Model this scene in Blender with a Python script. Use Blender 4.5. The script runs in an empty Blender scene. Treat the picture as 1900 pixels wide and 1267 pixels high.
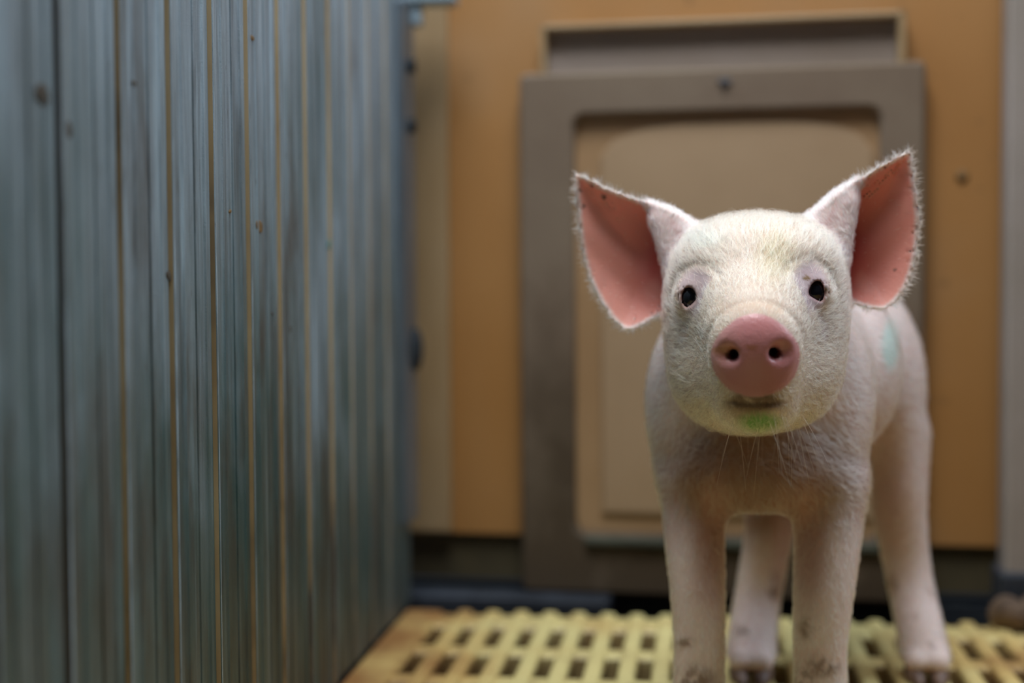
import bpy, bmesh, math, random
import numpy as np
from mathutils import Vector, Matrix

SC = bpy.context.scene
COL = SC.collection
rng = np.random.default_rng(7)
random.seed(7)

# ------------------------------------------------------------------ camera, world, lamps, exposure
FPX = 1900 * 50.0 / 36.0
CAM = np.array([0.0, 0.0, 0.25])
YAW, PITCH, ROLL = math.radians(7.55), math.radians(2.35), math.radians(0.35)
fwd = np.array([-math.sin(YAW) * math.cos(PITCH), math.cos(YAW) * math.cos(PITCH), -math.sin(PITCH)])
r0 = np.array([math.cos(YAW), math.sin(YAW), 0.0])
u0 = np.cross(r0, fwd)
RIGHT = r0 * math.cos(ROLL) - u0 * math.sin(ROLL)
UP = u0 * math.cos(ROLL) + r0 * math.sin(ROLL)
cam_data = bpy.data.cameras.new('camera')
cam_data.lens = 50.0
cam_data.sensor_width = 36.0
cam_data.clip_start = 0.01
cam_data.dof.use_dof = True
cam_data.dof.focus_distance = 0.665
cam_data.dof.aperture_fstop = 3.4
cam = bpy.data.objects.new('camera', cam_data)
COL.objects.link(cam)
m = Matrix(((RIGHT[0], UP[0], -fwd[0], CAM[0]), (RIGHT[1], UP[1], -fwd[1], CAM[1]), (RIGHT[2], UP[2], -fwd[2], CAM[2]), (0, 0, 0, 1)))
cam.matrix_world = m
SC.camera = cam

SC.view_settings.view_transform = 'Standard'
SC.view_settings.look = 'None'
SC.view_settings.gamma = 1.0
SC.view_settings.use_curve_mapping = False
SC.view_settings.exposure = 0.0

world = bpy.data.worlds.new('barn_air')
SC.world = world
world.use_nodes = True
bg = world.node_tree.nodes['Background']
bg.inputs[0].default_value = (0.50, 0.58, 0.70, 1)
bg.inputs[1].default_value = 0.03


def area_lamp(name, loc, target, sx, sy, power, color):
    l = bpy.data.lights.new(name, 'AREA')
    l.shape = 'RECTANGLE'
    l.size, l.size_y = sx, sy
    l.energy = power
    l.color = color
    o = bpy.data.objects.new(name, l)
    o.location = loc
    o.rotation_euler = (Vector(target) - Vector(loc)).to_track_quat('-Z', 'Y').to_euler()
    COL.objects.link(o)
    return o


area_lamp('pen_lamp', (-0.04, 0.54, 1.25), (0.0, 0.72, 0.1), 0.55, 0.55, 14.5, (0.95, 0.98, 1.0))
area_lamp('cool_left_fill', (-0.85, 1.02, 1.35), (0.05, 0.82, 0.12), 0.7, 0.7, 11.0, (0.66, 0.82, 1.0))  # added unseen cool light, brightens the piglet's left side
area_lamp('cool_right_fill', (1.15, 1.0, 1.0), (0.1, 0.85, 0.15), 0.7, 0.6, 12.0, (0.72, 0.86, 1.0))  # added unseen cool light from the right, for flank and legs


def ray(px, py):
    d = fwd + RIGHT * (px - 950) / FPX - UP * (py - 633.5) / FPX
    return d


def at_y(px, py, Y):
    """world point seen at a pixel, on the plane y = Y"""
    d = ray(px, py)
    return CAM + d * (Y - CAM[1]) / d[1]


# ------------------------------------------------------------------ object helpers
def tag(o, label=None, cat=None, group=None, kind=None):
    if label: o['label'] = label
    if cat: o['category'] = cat
    if group: o['group'] = group
    if kind: o['kind'] = kind
    return o


def empty(name, loc, label, cat, group=None):
    o = bpy.data.objects.new(name, None)
    o.location = loc
    o.empty_display_size = 0.02
    COL.objects.link(o)
    tag(o, label, cat, group)
    return o


def link_mesh(name, verts, faces, mat, parent=None, smooth=False):
    me = bpy.data.meshes.new(name)
    me.from_pydata([tuple(map(float, v)) for v in verts], [], [tuple(int(i) for i in f) for f in faces])
    me.materials.append(mat)
    if smooth:
        me.polygons.foreach_set('use_smooth', [True] * len(me.polygons))
    me.update()
    o = bpy.data.objects.new(name, me)
    COL.objects.link(o)
    if parent is not None:
        o.parent = parent
        o.matrix_parent_inverse = Matrix.Translation(-Vector(parent.location))
    return o


def link_bm(name, bm, mat, parent=None, smooth=False):
    bmesh.ops.recalc_face_normals(bm, faces=bm.faces)
    me = bpy.data.meshes.new(name)
    bm.to_mesh(me)
    bm.free()
    me.materials.append(mat)
    if smooth:
        me.polygons.foreach_set('use_smooth', [True] * len(me.polygons))
    o = bpy.data.objects.new(name, me)
    COL.objects.link(o)
    if parent is not None:
        o.parent = parent
        o.matrix_parent_inverse = Matrix.Translation(-Vector(parent.location))
    return o


def bm_box(bm, lo, hi, xf=None, bevel=0.0, seg=2):
    ps = [(x, y, z) for x in (lo[0], hi[0]) for y in (lo[1], hi[1]) for z in (lo[2], hi[2])]
    vs = [bm.verts.new(xf(*p) if xf else p) for p in ps]
    fs = [bm.faces.new([vs[i] for i in f]) for f in ((0, 1, 3, 2), (4, 6, 7, 5), (0, 4, 5, 1), (2, 3, 7, 6), (0, 2, 6, 4), (1, 5, 7, 3))]
    if bevel > 0:
        es = list({e for f in fs for e in f.edges})
        bmesh.ops.bevel(bm, geom=es, offset=bevel, segments=seg, profile=0.5, affect='EDGES')


def bm_extrude_poly(bm, pts, y0, y1, xf, bevel=0.0, seg=2):
    """polygon in (s,z), from depth y0 to y1"""
    a = [bm.verts.new(xf(p[0], y0, p[1])) for p in pts]
    b = [bm.verts.new(xf(p[0], y1, p[1])) for p in pts]
    n = len(pts)
    fs = [bm.faces.new(a), bm.faces.new(list(reversed(b)))]
    for i in range(n):
        fs.append(bm.faces.new((a[i], b[i], b[(i + 1) % n], a[(i + 1) % n])))
    if bevel:
        es = list(fs[0].edges)
        bmesh.ops.bevel(bm, geom=es, offset=bevel, segments=seg, profile=0.5, affect='EDGES')


def round_rect(x0, x1, z0, z1, r, n=5):
    pts = []
    for cx, cz, a0 in ((x1 - r, z1 - r, 0), (x0 + r, z1 - r, 90), (x0 + r, z0 + r, 180), (x1 - r, z0 + r, 270)):
        for k in range(n + 1):
            a = math.radians(a0 + 90 * k / n)
            pts.append((cx + r * math.cos(a), cz + r * math.sin(a)))
    return pts


def bm_frame(bm, o, i, y0, y1, xf, r_out, r_in, n=5):
    """picture-frame ring between two rounded rectangles, front y0, back y1, chamfered lips"""
    ch = 0.003
    def ring(R, r, y, inset):
        x0, x1, z0, z1 = R
        return [bm.verts.new(xf(p[0], y, p[1])) for p in round_rect(x0 + inset, x1 - inset, z0 + inset, z1 - inset, max(r - inset, 0.001), n)]
    loops = [ring(o, r_out, y1, 0), ring(o, r_out, y0 + ch, 0), ring(o, r_out, y0, ch),
             ring(i, r_in, y0, -ch), ring(i, r_in, y0 + ch, 0), ring(i, r_in, y1, 0)]
    N = len(loops[0])
    for k in range(len(loops)):
        A, B = loops[k], loops[(k + 1) % len(loops)]
        for j in range(N):
            bm.faces.new((A[j], A[(j + 1) % N], B[(j + 1) % N], B[j]))


# ------------------------------------------------------------------ material helpers
class NT:
    def __init__(s, name):
        s.m = bpy.data.materials.new(name)
        s.m.use_nodes = True
        s.t = s.m.node_tree
        s.b = s.t.nodes['Principled BSDF']
        s.out = s.t.nodes['Material Output']

    def n(s, typ, **kw):
        nd = s.t.nodes.new(typ)
        for k, v in kw.items():
            setattr(nd, k, v)
        return nd

    def l(s, a, b):
        s.t.links.new(a, b)

    def coord(s, scale=(1, 1, 1), loc=(0, 0, 0), geo=True):
        src = s.n('ShaderNodeNewGeometry').outputs['Position'] if geo else s.n('ShaderNodeTexCoord').outputs['Object']
        mp = s.n('ShaderNodeMapping')
        mp.inputs['Scale'].default_value = scale
        mp.inputs['Location'].default_value = loc
        s.l(src, mp.inputs['Vector'])
        return mp.outputs['Vector']

    def noise(s, vec, scale, detail=4, rough=0.55, dist=0.0):
        nd = s.n('ShaderNodeTexNoise')
        nd.inputs['Scale'].default_value = scale
        nd.inputs['Detail'].default_value = detail
        nd.inputs['Roughness'].default_value = rough
        nd.inputs['Distortion'].default_value = dist
        s.l(vec, nd.inputs['Vector'])
        return nd.outputs['Fac']

    def ramp(s, fac, stops):
        nd = s.n('ShaderNodeValToRGB')
        e = nd.color_ramp.elements
        while len(e) > len(stops): e.remove(e[-1])
        while len(e) < len(stops): e.new(0.5)
        for el, (p, c) in zip(e, stops):
            el.position = p
            el.color = (c[0], c[1], c[2], 1) if hasattr(c, '__len__') else (c, c, c, 1)
        s.l(fac, nd.inputs['Fac'])
        return nd.outputs['Color']

    def mix(s, fac, a, b, mode='MIX'):
        nd = s.n('ShaderNodeMix', data_type='RGBA', blend_type=mode)
        for inp, v in ((nd.inputs[0], fac), (nd.inputs[6], a), (nd.inputs[7], b)):
            if isinstance(v, (int, float)):
                inp.default_value = v if inp.type == 'VALUE' else (v, v, v, 1)
            elif isinstance(v, (tuple, list)):
                inp.default_value = (*v[:3], 1)
            else:
                s.l(v, inp)
        return nd.outputs[2]

    def math(s, op, a, b=0.0, clamp=False):
        nd = s.n('ShaderNodeMath', operation=op, use_clamp=clamp)
        for inp, v in ((nd.inputs[0], a), (nd.inputs[1], b)):
            if isinstance(v, (int, float)): inp.default_value = v
            else: s.l(v, inp)
        return nd.outputs[0]

    def bump(s, height, strength, dist=0.001):
        nd = s.n('ShaderNodeBump')
        nd.inputs['Strength'].default_value = strength
        nd.inputs['Distance'].default_value = dist
        s.l(height, nd.inputs['Height'])
        s.l(nd.outputs['Normal'], s.b.inputs['Normal'])

    def sep(s, vec):
        nd = s.n('ShaderNodeSeparateXYZ')
        s.l(vec, nd.inputs[0])
        return nd.outputs

    def base(s, c):
        if isinstance(c, (tuple, list)): s.b.inputs['Base Color'].default_value = (*c[:3], 1)
        else: s.l(c, s.b.inputs['Base Color'])

    def set(s, **kw):
        for k, v in kw.items():
            inp = s.b.inputs[k.replace('_', ' ')]
            if hasattr(v, 'type') and not isinstance(v, (int, float, tuple)): s.l(v, inp)
            else: inp.default_value = v


def mat_orange():
    a = NT('orange_plastic')
    v = a.coord()
    n1 = a.noise(v, 5.0, 3, 0.5)
    n2 = a.noise(a.coord((30, 30, 3)), 1.0, 4, 0.6)
    c = a.ramp(n1, [(0.30, (0.31, 0.135, 0.028)), (0.52, (0.35, 0.165, 0.045)), (0.72, (0.35, 0.19, 0.078))])
    c = a.mix(a.math('MULTIPLY', n2, 0.35), c, (0.28, 0.155, 0.06))
    sp = a.ramp(a.noise(v, 55, 2, 0.5), [(0.70, 0.0), (0.76, 1.0)])
    c = a.mix(a.math('MULTIPLY', sp, 0.35), c, (0.11, 0.06, 0.02))
    a.base(c)
    a.set(Roughness=0.55)
    return a.m


def mat_simple(name, c1, c2, scale=8.0, rough=0.5, metal=0.0, stretch=(1, 1, 1), bump=0.0, muck=0.0, spec=0.5):
    a = NT(name)
    f = a.noise(a.coord(stretch), scale, 5, 0.6)
    col = a.ramp(f, [(0.32, c1), (0.68, c2)])
    if muck:  # muck tint low down also stands in for light falling off
        zz = a.sep(a.coord())[2]
        low_dark = a.ramp(a.math('SUBTRACT', a.noise(a.coord((1, 1, 0.7)), 14, 5, 0.65), a.math('MULTIPLY', zz, muck)), [(-0.0, 0.0), (0.42, 1.0)])
        col = a.mix(a.math('MULTIPLY', low_dark, 0.8), col, (0.040, 0.026, 0.013))
    a.base(col)
    a.set(Roughness=rough, Metallic=metal)
    a.b.inputs['Specular IOR Level'].default_value = spec
    if bump:
        a.bump(f, bump, 0.002)
    return a.m


def mat_partition():
    a = NT('weathered_grey_board')
    v = a.coord()
    x, y, z = a.sep(v)
    streak = a.noise(a.coord((1, 55, 3.2)), 3.0, 6, 0.65)
    fine = a.noise(a.coord((1, 190, 7)), 4.0, 5, 0.7)
    blot = a.noise(a.coord((1, 9, 5)), 1.0, 5, 0.6, 0.3)
    grain = a.noise(v, 900, 3, 0.7)
    c = a.ramp(streak, [(0.30, (0.12, 0.165, 0.205)), (0.50, (0.26, 0.345, 0.42)), (0.70, (0.40, 0.53, 0.64))])
    c = a.mix(a.math('MULTIPLY', fine, 0.55), c, (0.15, 0.16, 0.17))
    # algae and muck, thicker towards the slats where the pigs rub
    low = a.math('MULTIPLY_ADD', z, -3.4)
    low.node.inputs[2].default_value = 1.25
    low = a.math('MULTIPLY', low, 1.0, True)
    algae = a.ramp(a.math('ADD', a.math('MULTIPLY', blot, 1.0), a.math('MULTIPLY', low, 0.50)), [(0.46, 0.0), (0.86, 1.0)])
    alg_c = a.ramp(a.noise(a.coord((1, 25, 4)), 1.5, 4, 0.6), [(0.34, (0.003, 0.048, 0.050)), (0.48, (0.035, 0.068, 0.056)), (0.70, (0.095, 0.112, 0.104))])
    c = a.mix(a.math('MULTIPLY', algae, 0.86), c, alg_c)
    brown = a.ramp(a.math('ADD', a.noise(a.coord((1, 30, 6), (3, 1, 2)), 1.3, 5, 0.65), a.math('MULTIPLY', low, 0.14)), [(0.57, 0.0), (0.75, 1.0)])
    c = a.mix(a.math('MULTIPLY', brown, 0.75), c, (0.050, 0.038, 0.028))
    drk = a.ramp(a.noise(a.coord((1, 150, 4.5), (0, 5, 3)), 1.0, 6, 0.7), [(0.50, 0.0), (0.68, 1.0)])
    c = a.mix(a.math('MULTIPLY', drk, 0.6), c, (0.035, 0.042, 0.042))
    pale_streak = a.ramp(a.noise(a.coord((1, 210, 3), (0, 2, 7)), 1.0, 5, 0.65), [(0.56, 0.0), (0.72, 1.0)])  # random pale upright streaks
    c = a.mix(a.math('MULTIPLY', pale_streak, 0.30), c, (0.42, 0.52, 0.58))
    spk = a.ramp(a.noise(a.coord((1, 1.6, 0.5)), 160, 2, 0.5), [(0.70, 0.0), (0.76, 1.0)])
    c = a.mix(a.math('MULTIPLY', spk, 0.6), c, (0.06, 0.05, 0.045))
    a.base(c)
    a.set(Roughness=0.42)
    a.b.inputs['Specular IOR Level'].default_value = 0.45
    h = a.math('ADD', a.math('MULTIPLY', fine, 0.6), a.math('MULTIPLY', grain, 0.35))
    a.bump(h, 0.5, 0.0012)
    return a.m


def mat_seam():
    a = NT('ochre_seam')
    n = a.noise(a.coord((1, 12, 9)), 1.0, 4, 0.6)
    z = a.sep(a.coord())[2]
    low = a.math('MULTIPLY_ADD', z, -2.2)
    low.node.inputs[2].default_value = 0.42
    low.node.use_clamp = True
    f = a.math('ADD', n, a.math('MULTIPLY', low, 0.45))
    a.base(a.ramp(f, [(0.40, (0.52, 0.40, 0.24)), (0.60, (0.40, 0.28, 0.145)), (0.78, (0.09, 0.065, 0.045))]))
    a.set(Roughness=0.6)
    return a.m


def mat_grate():
    a = NT('yellow_slat_plastic')
    v = a.coord()
    n = a.noise(v, 9, 5, 0.6)
    fine = a.noise(v, 70, 4, 0.6)
    x, y, z = a.sep(v)
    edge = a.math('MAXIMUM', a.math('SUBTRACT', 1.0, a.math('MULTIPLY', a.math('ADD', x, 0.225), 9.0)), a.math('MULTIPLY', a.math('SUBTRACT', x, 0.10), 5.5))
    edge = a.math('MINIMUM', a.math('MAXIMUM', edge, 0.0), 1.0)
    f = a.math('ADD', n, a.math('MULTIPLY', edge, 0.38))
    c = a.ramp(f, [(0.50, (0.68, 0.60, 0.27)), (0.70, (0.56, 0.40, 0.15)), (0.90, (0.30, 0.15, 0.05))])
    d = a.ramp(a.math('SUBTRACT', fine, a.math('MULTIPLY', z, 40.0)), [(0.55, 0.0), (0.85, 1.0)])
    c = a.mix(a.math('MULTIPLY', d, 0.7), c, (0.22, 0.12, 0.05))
    a.base(c)
    a.set(Roughness=0.5)
    a.bump(fine, 0.25, 0.001)
    return a.m


def mat_attr(name, attr, rough, sss=0.0, bump_scale=0, bump_s=0.0, spec=0.5):
    a = NT(name)
    at = a.n('ShaderNodeAttribute')
    at.attribute_name = attr
    a.base(at.outputs['Color'])
    a.set(Roughness=rough)
    a.b.inputs['Specular IOR Level'].default_value = spec
    if sss:
        a.b.inputs['Subsurface Weight'].default_value = sss
        a.b.inputs['Subsurface Radius'].default_value = (1.0, 0.45, 0.3)
        a.b.inputs['Subsurface Scale'].default_value = 0.0035
    if bump_scale:
        a.bump(a.noise(a.coord(), bump_scale, 4, 0.6), bump_s, 0.0008)
    return a


ORANGE = mat_orange()
PART = mat_partition()
SEAM = mat_seam()
GRATE = mat_grate()
FRAME = mat_simple('smoky_grey_plastic', (0.15, 0.107, 0.076), (0.195, 0.150, 0.108), 6, 0.6, muck=2.0, spec=0.2)  # frame painted darker towards its foot, for the light falloff
PANE = mat_simple('tan_panel_plastic', (0.31, 0.185, 0.09), (0.37, 0.235, 0.125), 6, 0.42)
OLIVE = mat_simple('olive_brown_board', (0.045, 0.036, 0.018), (0.085, 0.066, 0.030), 12, 0.6)
STEEL = mat_simple('dull_steel', (0.10, 0.13, 0.16), (0.20, 0.25, 0.30), 30, 0.42, 0.6, (1, 1, 0.2))
DARKSTEEL = mat_simple('dark_steel', (0.03, 0.035, 0.045), (0.07, 0.08, 0.10), 30, 0.45, 0.5)
BOLT = mat_simple('black_bolt', (0.012, 0.016, 0.022), (0.03, 0.035, 0.04), 60, 0.8, 0.0, spec=0.15)
POSTM = mat_simple('pale_grey_plastic', (0.23, 0.195, 0.165), (0.29, 0.25, 0.225), 10, 0.5)
STRIP = mat_simple('dusty_tan_plastic', (0.245, 0.155, 0.070), (0.30, 0.21, 0.115), 14, 0.5, 0, (1, 1, 0.3))
MUCK = mat_simple('pit_muck', (0.05, 0.032, 0.020), (0.16, 0.115, 0.085), 9, 0.5)
CLOD = mat_simple('dry_muck', (0.055, 0.03, 0.015), (0.16, 0.10, 0.06), 60, 0.8, 0, (1, 1, 1), 0.6)

# ------------------------------------------------------------------ floor: slatted grate over the pit
GX0, GX1, GY0, GY1 = -0.2225, 0.62, 0.10, 1.068
PITCHX, HOLEX0 = 0.0219, -0.0802
verts, faces = [], []


def loft_profile(profile, axis, a0, a1):
    """profile: list of (t, z); extruded along axis between a0 and a1"""
    base = len(verts)
    n = len(profile)
    for aa in (a0, a1):
        for (t, z) in profile:
            verts.append((t, aa, z) if axis == 'y' else (aa, t, z))
    for i in range(n):
        j = (i + 1) % n
        faces.append((base + i, base + j, base + n + j, base + n + i))
    faces.append(tuple(base + i for i in range(n)))
    faces.append(tuple(base + n + i for i in reversed(range(n))))


loft_profile([(-0.2235, -0.020), (-0.2243, -0.004), (-0.2235, -0.001), (-0.210, -0.0008), (-0.198, -0.0012), (-0.1957, -0.004), (-0.1965, -0.020)], 'y', GY0, GY1)
k = math.ceil((-0.1955 - HOLEX0) / PITCHX) - 1
while True:
    xc = HOLEX0 + (k + 0.5) * PITCHX
    k += 1
    if xc - 0.006 < -0.1955: continue
    if xc + 0.006 > GX1: break
    w = 0.0060
    prof = [(xc - w + 0.0012, -0.022), (xc - w, -0.004), (xc - w + 0.0006, -0.0016), (xc - w + 0.002, -0.0004), (xc, 0.0),
            (xc + w - 0.002, -0.0004), (xc + w - 0.0006, -0.0016), (xc + w, -0.004), (xc + w - 0.0012, -0.022)]
    loft_profile(prof, 'y', GY0, GY1 + random.uniform(-0.001, 0.001))
yc = 1.026 + 0.0105
loft_profile([(1.026 + 0.001, -0.020), (1.026, -0.005), (1.028, -0.0028), (1.046, -0.0022), (1.0635, -0.0028), (1.0655, -0.005), (1.0645, -0.020)], 'x', GX0, GX1)
yc -= 0.0745
while yc > GY0:
    h = 0.0105
    prof = [(yc - h + 0.001, -0.020), (yc - h, -0.005), (yc - h + 0.0015, -0.003), (yc, -0.0022), (yc + h - 0.0015, -0.003), (yc + h, -0.005), (yc + h - 0.001, -0.020)]
    loft_profile(prof, 'x', GX0, GX1)
    yc -= 0.0745
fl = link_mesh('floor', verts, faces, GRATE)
tag(fl, 'yellow plastic slatted pen floor with rows of oblong slots', 'floor', None, 'structure')
bm = bmesh.new()
bm_box(bm, (-0.8, -0.1, -0.16), (1.2, 1.5, -0.13))
tag(link_bm('floor_pit', bm, MUCK), 'brown muck pit bottom seen through the slots', 'floor', None, 'structure')

# ------------------------------------------------------------------ back wall and what is fixed to it
WROT = math.radians(-3.0)
WO = np.array([0.0, 1.15, 0.0])
ws = np.array([math.cos(WROT), math.sin(WROT), 0.0])
wn = np.array([math.sin(WROT), -math.cos(WROT), 0.0])   # towards the pen


def wx(s, dn, z):
    """wall frame: s along the wall, dn metres into the wall (negative = towards the pen), z up"""
    return tuple(WO + ws * s - wn * dn + np.array([0, 0, z]))


def wp(px, py, dn=0.0):
    d = ray(px, py)
    o = WO - wn * dn
    t = np.dot(o - CAM, wn) / np.dot(d, wn)
    p = CAM + d * t - WO
    return float(np.dot(p, ws)), float(p[2])


def ws_(px, py, dn=0.0): return wp(px, py, dn)[0]
def wz_(px, py, dn=0.0): return wp(px, py, dn)[1]


bm = bmesh.new()
bm_box(bm, (-0.75, 0.0, wz_(870, 988)), (1.0, 0.03, 0.85), wx)
tag(link_bm('wall_back', bm, ORANGE), 'orange brown plastic back wall of the pen', 'wall', None, 'structure')
bm = bmesh.new()
bm_box(bm, (-0.75, 0.008, 0.004), (1.0, 0.03, wz_(870, 988)), wx)
tag(link_bm('baseboard_back', bm, OLIVE), 'dark olive kick board under the orange wall', 'baseboard', None, 'structure')
bm = bmesh.new()
bm_box(bm, (-0.75, 0.0, -0.13), (1.0, 0.03, -0.004), wx)
tag(link_bm('wall_back_footing', bm, BOLT), 'black footing below the kick board', 'wall', None, 'structure')
bm = bmesh.new()
bm_box(bm, (ws_(700, 1115, -0.04), -0.045, -0.012), (ws_(1130, 1115, -0.04), -0.018, 0.000), wx, 0.002)
tag(link_bm('steel_rail', bm, DARKSTEEL), 'dark steel floor rail along the foot of the back wall', 'rail')
# dusty strip at the left end of the wall
bm = bmesh.new()
bm_box(bm, (ws_(690, 400), -0.008, wz_(800, 985)), (ws_(836, 400), 0.0, 0.85), wx, 0.002)
tag(link_bm('trim_1', bm, STRIP), 'dusty tan upright strip at the left end of the orange wall', 'trim', None, 'structure')

D = -0.022
xo0, xo1 = ws_(965, 500, D), ws_(1718, 300, D)
zo0, zo1 = wz_(1150, 1104, D), wz_(1340, 124, D)
xi0, xi1 = ws_(1064, 500, D), ws_(1634, 250, D)
zi0, zi1 = wz_(1150, 992, D), wz_(1340, 207, D)
hatch = empty('creep_hatch', wx((xo0 + xo1) / 2, 0, zo0), 'square hatch with a broad smoky grey frame in the orange wall', 'hatch')
bm = bmesh.new()
bm_frame(bm, (xo0, xo1, zo0, zo1), (xi0, xi1, zi0, zi1), D, 0.0, wx, 0.006, 0.010)
link_bm('frame', bm, FRAME, hatch)
bm = bmesh.new()
bm_box(bm, (xi0 - 0.003, D + 0.012, zi0 - 0.003), (xi1 + 0.003, -0.001, zi1 + 0.003), wx)
pz = link_bm('panel', bm, PANE, hatch)
# raised arched field of the panel
arch = []
ax0, ax1 = ws_(1112, 400, D), ws_(1622, 400, D)
az0, az1, azs = wz_(1300, 960, D), wz_(1360, 226, D), wz_(1120, 290, D)
for i in range(25):
    t = i / 24
    xx = ax1 + (ax0 - ax1) * t
    q = abs(2 * t - 1)
    arch.append((xx, azs + (az1 - azs) * (1 - q ** 4.0) ** 0.6))
arch += [(ax0, az0), (ax1, az0)]
bm = bmesh.new()
bm_extrude_poly(bm, arch, D + 0.008, D + 0.0125, wx, 0.002)
link_bm('raised_field', bm, mat_simple('hazy_tan_plastic', (0.315, 0.21, 0.12), (0.365, 0.25, 0.15), 7, 0.5), hatch)
# lip across the bottom of the opening
bm = bmesh.new()
bm_box(bm, (ws_(1085, 1000, D), D - 0.006, wz_(1150, 1014, D)), (ws_(1640, 1000, D), D + 0.004, wz_(1150, 996, D)), wx, 0.003, 3)
link_bm('sill_lip', bm, mat_simple('pale_lip_plastic', (0.040, 0.042, 0.030), (0.070, 0.072, 0.052), 20, 0.7, spec=0.15), hatch)
# recessed hood above the frame: side cheeks, back plate, top lip
hx0, hx1 = ws_(1002, 80, D), ws_(1682, 80, D)
hz1 = wz_(1340, 32, D)
bm = bmesh.new()
bm_box(bm, (hx0, D + 0.002, zo1 - 0.004), (hx0 + 0.004, 0, hz1), wx, 0.001)
bm_box(bm, (hx1 - 0.006, D + 0.002, zo1 - 0.004), (hx1, 0, hz1), wx, 0.001)
bm_box(bm, (hx0, D + 0.002, hz1 - 0.004), (hx1, 0, hz1), wx, 0.001)
link_bm('hood_lip', bm, mat_simple('sandy_lip_plastic', (0.28, 0.185, 0.09), (0.33, 0.23, 0.125), 15, 0.45), hatch)
bm = bmesh.new()
bm_box(bm, (hx0 + 0.003, -0.005, zo1 - 0.004), (hx1 - 0.003, -0.0005, hz1 - 0.003), wx)
link_bm('hood_panel', bm, mat_simple('mauve_grey_plastic', (0.25, 0.195, 0.155), (0.31, 0.255, 0.225), 8, 0.45), hatch)
bm = bmesh.new()
hk = wp(1345, 152, D)
bm_box(bm, (hk[0] - 0.005, D - 0.003, hk[1] - 0.002), (hk[0] + 0.005, D + 0.001, hk[1] + 0.002), wx, 0.0015)
bm_box(bm, (hk[0] - 0.0015, D - 0.005, hk[1] - 0.0045), (hk[0] + 0.0015, D - 0.002, hk[1] + 0.002), wx, 0.001)
tag(link_bm('catch', bm, DARKSTEEL, hatch), 'small grey metal catch')

# screw head on the wall, right of the hatch
kp = wp(1786, 326, -0.004)
bm = bmesh.new()
bmesh.ops.create_uvsphere(bm, u_segments=16, v_segments=8, radius=0.0048)
for v in bm.verts:
    s, dn, z = v.co.x, v.co.y * 0.7, v.co.z
    v.co = wx(kp[0] + s, dn, kp[1] + z)
tag(link_bm('screw_head', bm, mat_simple('rusty_screw', (0.12, 0.065, 0.02), (0.2, 0.11, 0.035), 200, 0.6), None, True), 'rusty round screw head in the orange wall right of the hatch', 'screw')

# grey post at the right end
bm = bmesh.new()
sx = ws_(1866, 500, -0.05)
prof = round_rect(sx, sx + 0.022, -0.055, -0.02, 0.004)
zb = wz_(1880, 1064, -0.05)
a = [bm.verts.new(wx(p[0], p[1], zb)) for p in prof]
b = [bm.verts.new(wx(p[0], p[1], 0.85)) for p in prof]
bm.faces.new(a); bm.faces.new(b)
for i in range(len(prof)):
    bm.faces.new((a[i], a[(i + 1) % len(prof)], b[(i + 1) % len(prof)], b[i]))
post = empty('plastic_post', wx(sx + 0.011, -0.037, 0), 'pale grey upright plastic post at the right end of the orange wall', 'post')
link_bm('upright', bm, POSTM, post)
bm = bmesh.new()
bm_box(bm, (sx - 0.004, -0.058, -0.006), (sx + 0.05, -0.016, zb + 0.002), wx, 0.003)
tag(link_bm('foot', bm, DARKSTEEL, post), 'dark metal foot')
bm = bmesh.new()
bm_box(bm, (sx + 0.02, -0.050, zb + 0.02), (sx + 0.40, -0.02, 0.85), wx, 0.003)
tag(link_bm('wall_right', bm, ORANGE), 'orange panel beyond the grey post', 'wall', None, 'structure')


def blob(name, c, r, mat, parent=None, seed=0, amp=0.35, flat=1.0):
    g = np.random.default_rng(seed)
    bm = bmesh.new()
    bmesh.ops.create_icosphere(bm, subdivisions=3, radius=1.0)
    dirs = g.normal(size=(9, 3)); dirs /= np.linalg.norm(dirs, axis=1)[:, None]
    am = g.uniform(-amp, amp, 9)
    for v in bm.verts:
        n = np.array(v.co)
        k = 1 + float(np.sum(am * np.maximum(dirs @ n, 0) ** 3))
        p = n * k * np.array(r)
        v.co = np.array(c) + p
    return link_bm(name, bm, mat, parent, True)


cp = at_y(1868, 1126, 1.05)
tag(blob('muck_clod', (cp[0], 1.05, 0.010), (0.012, 0.012, 0.013), CLOD, None, 3), 'small brown clod of dried muck on the slats by the post foot', 'clod')
cp = at_y(1893, 1112, 1.06)
tag(blob('muck_clod', (cp[0] + 0.006, 1.055, 0.011), (0.010, 0.012, 0.014), CLOD, None, 5), 'tan clod of dried muck at the right frame edge under the post', 'clod')

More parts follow.
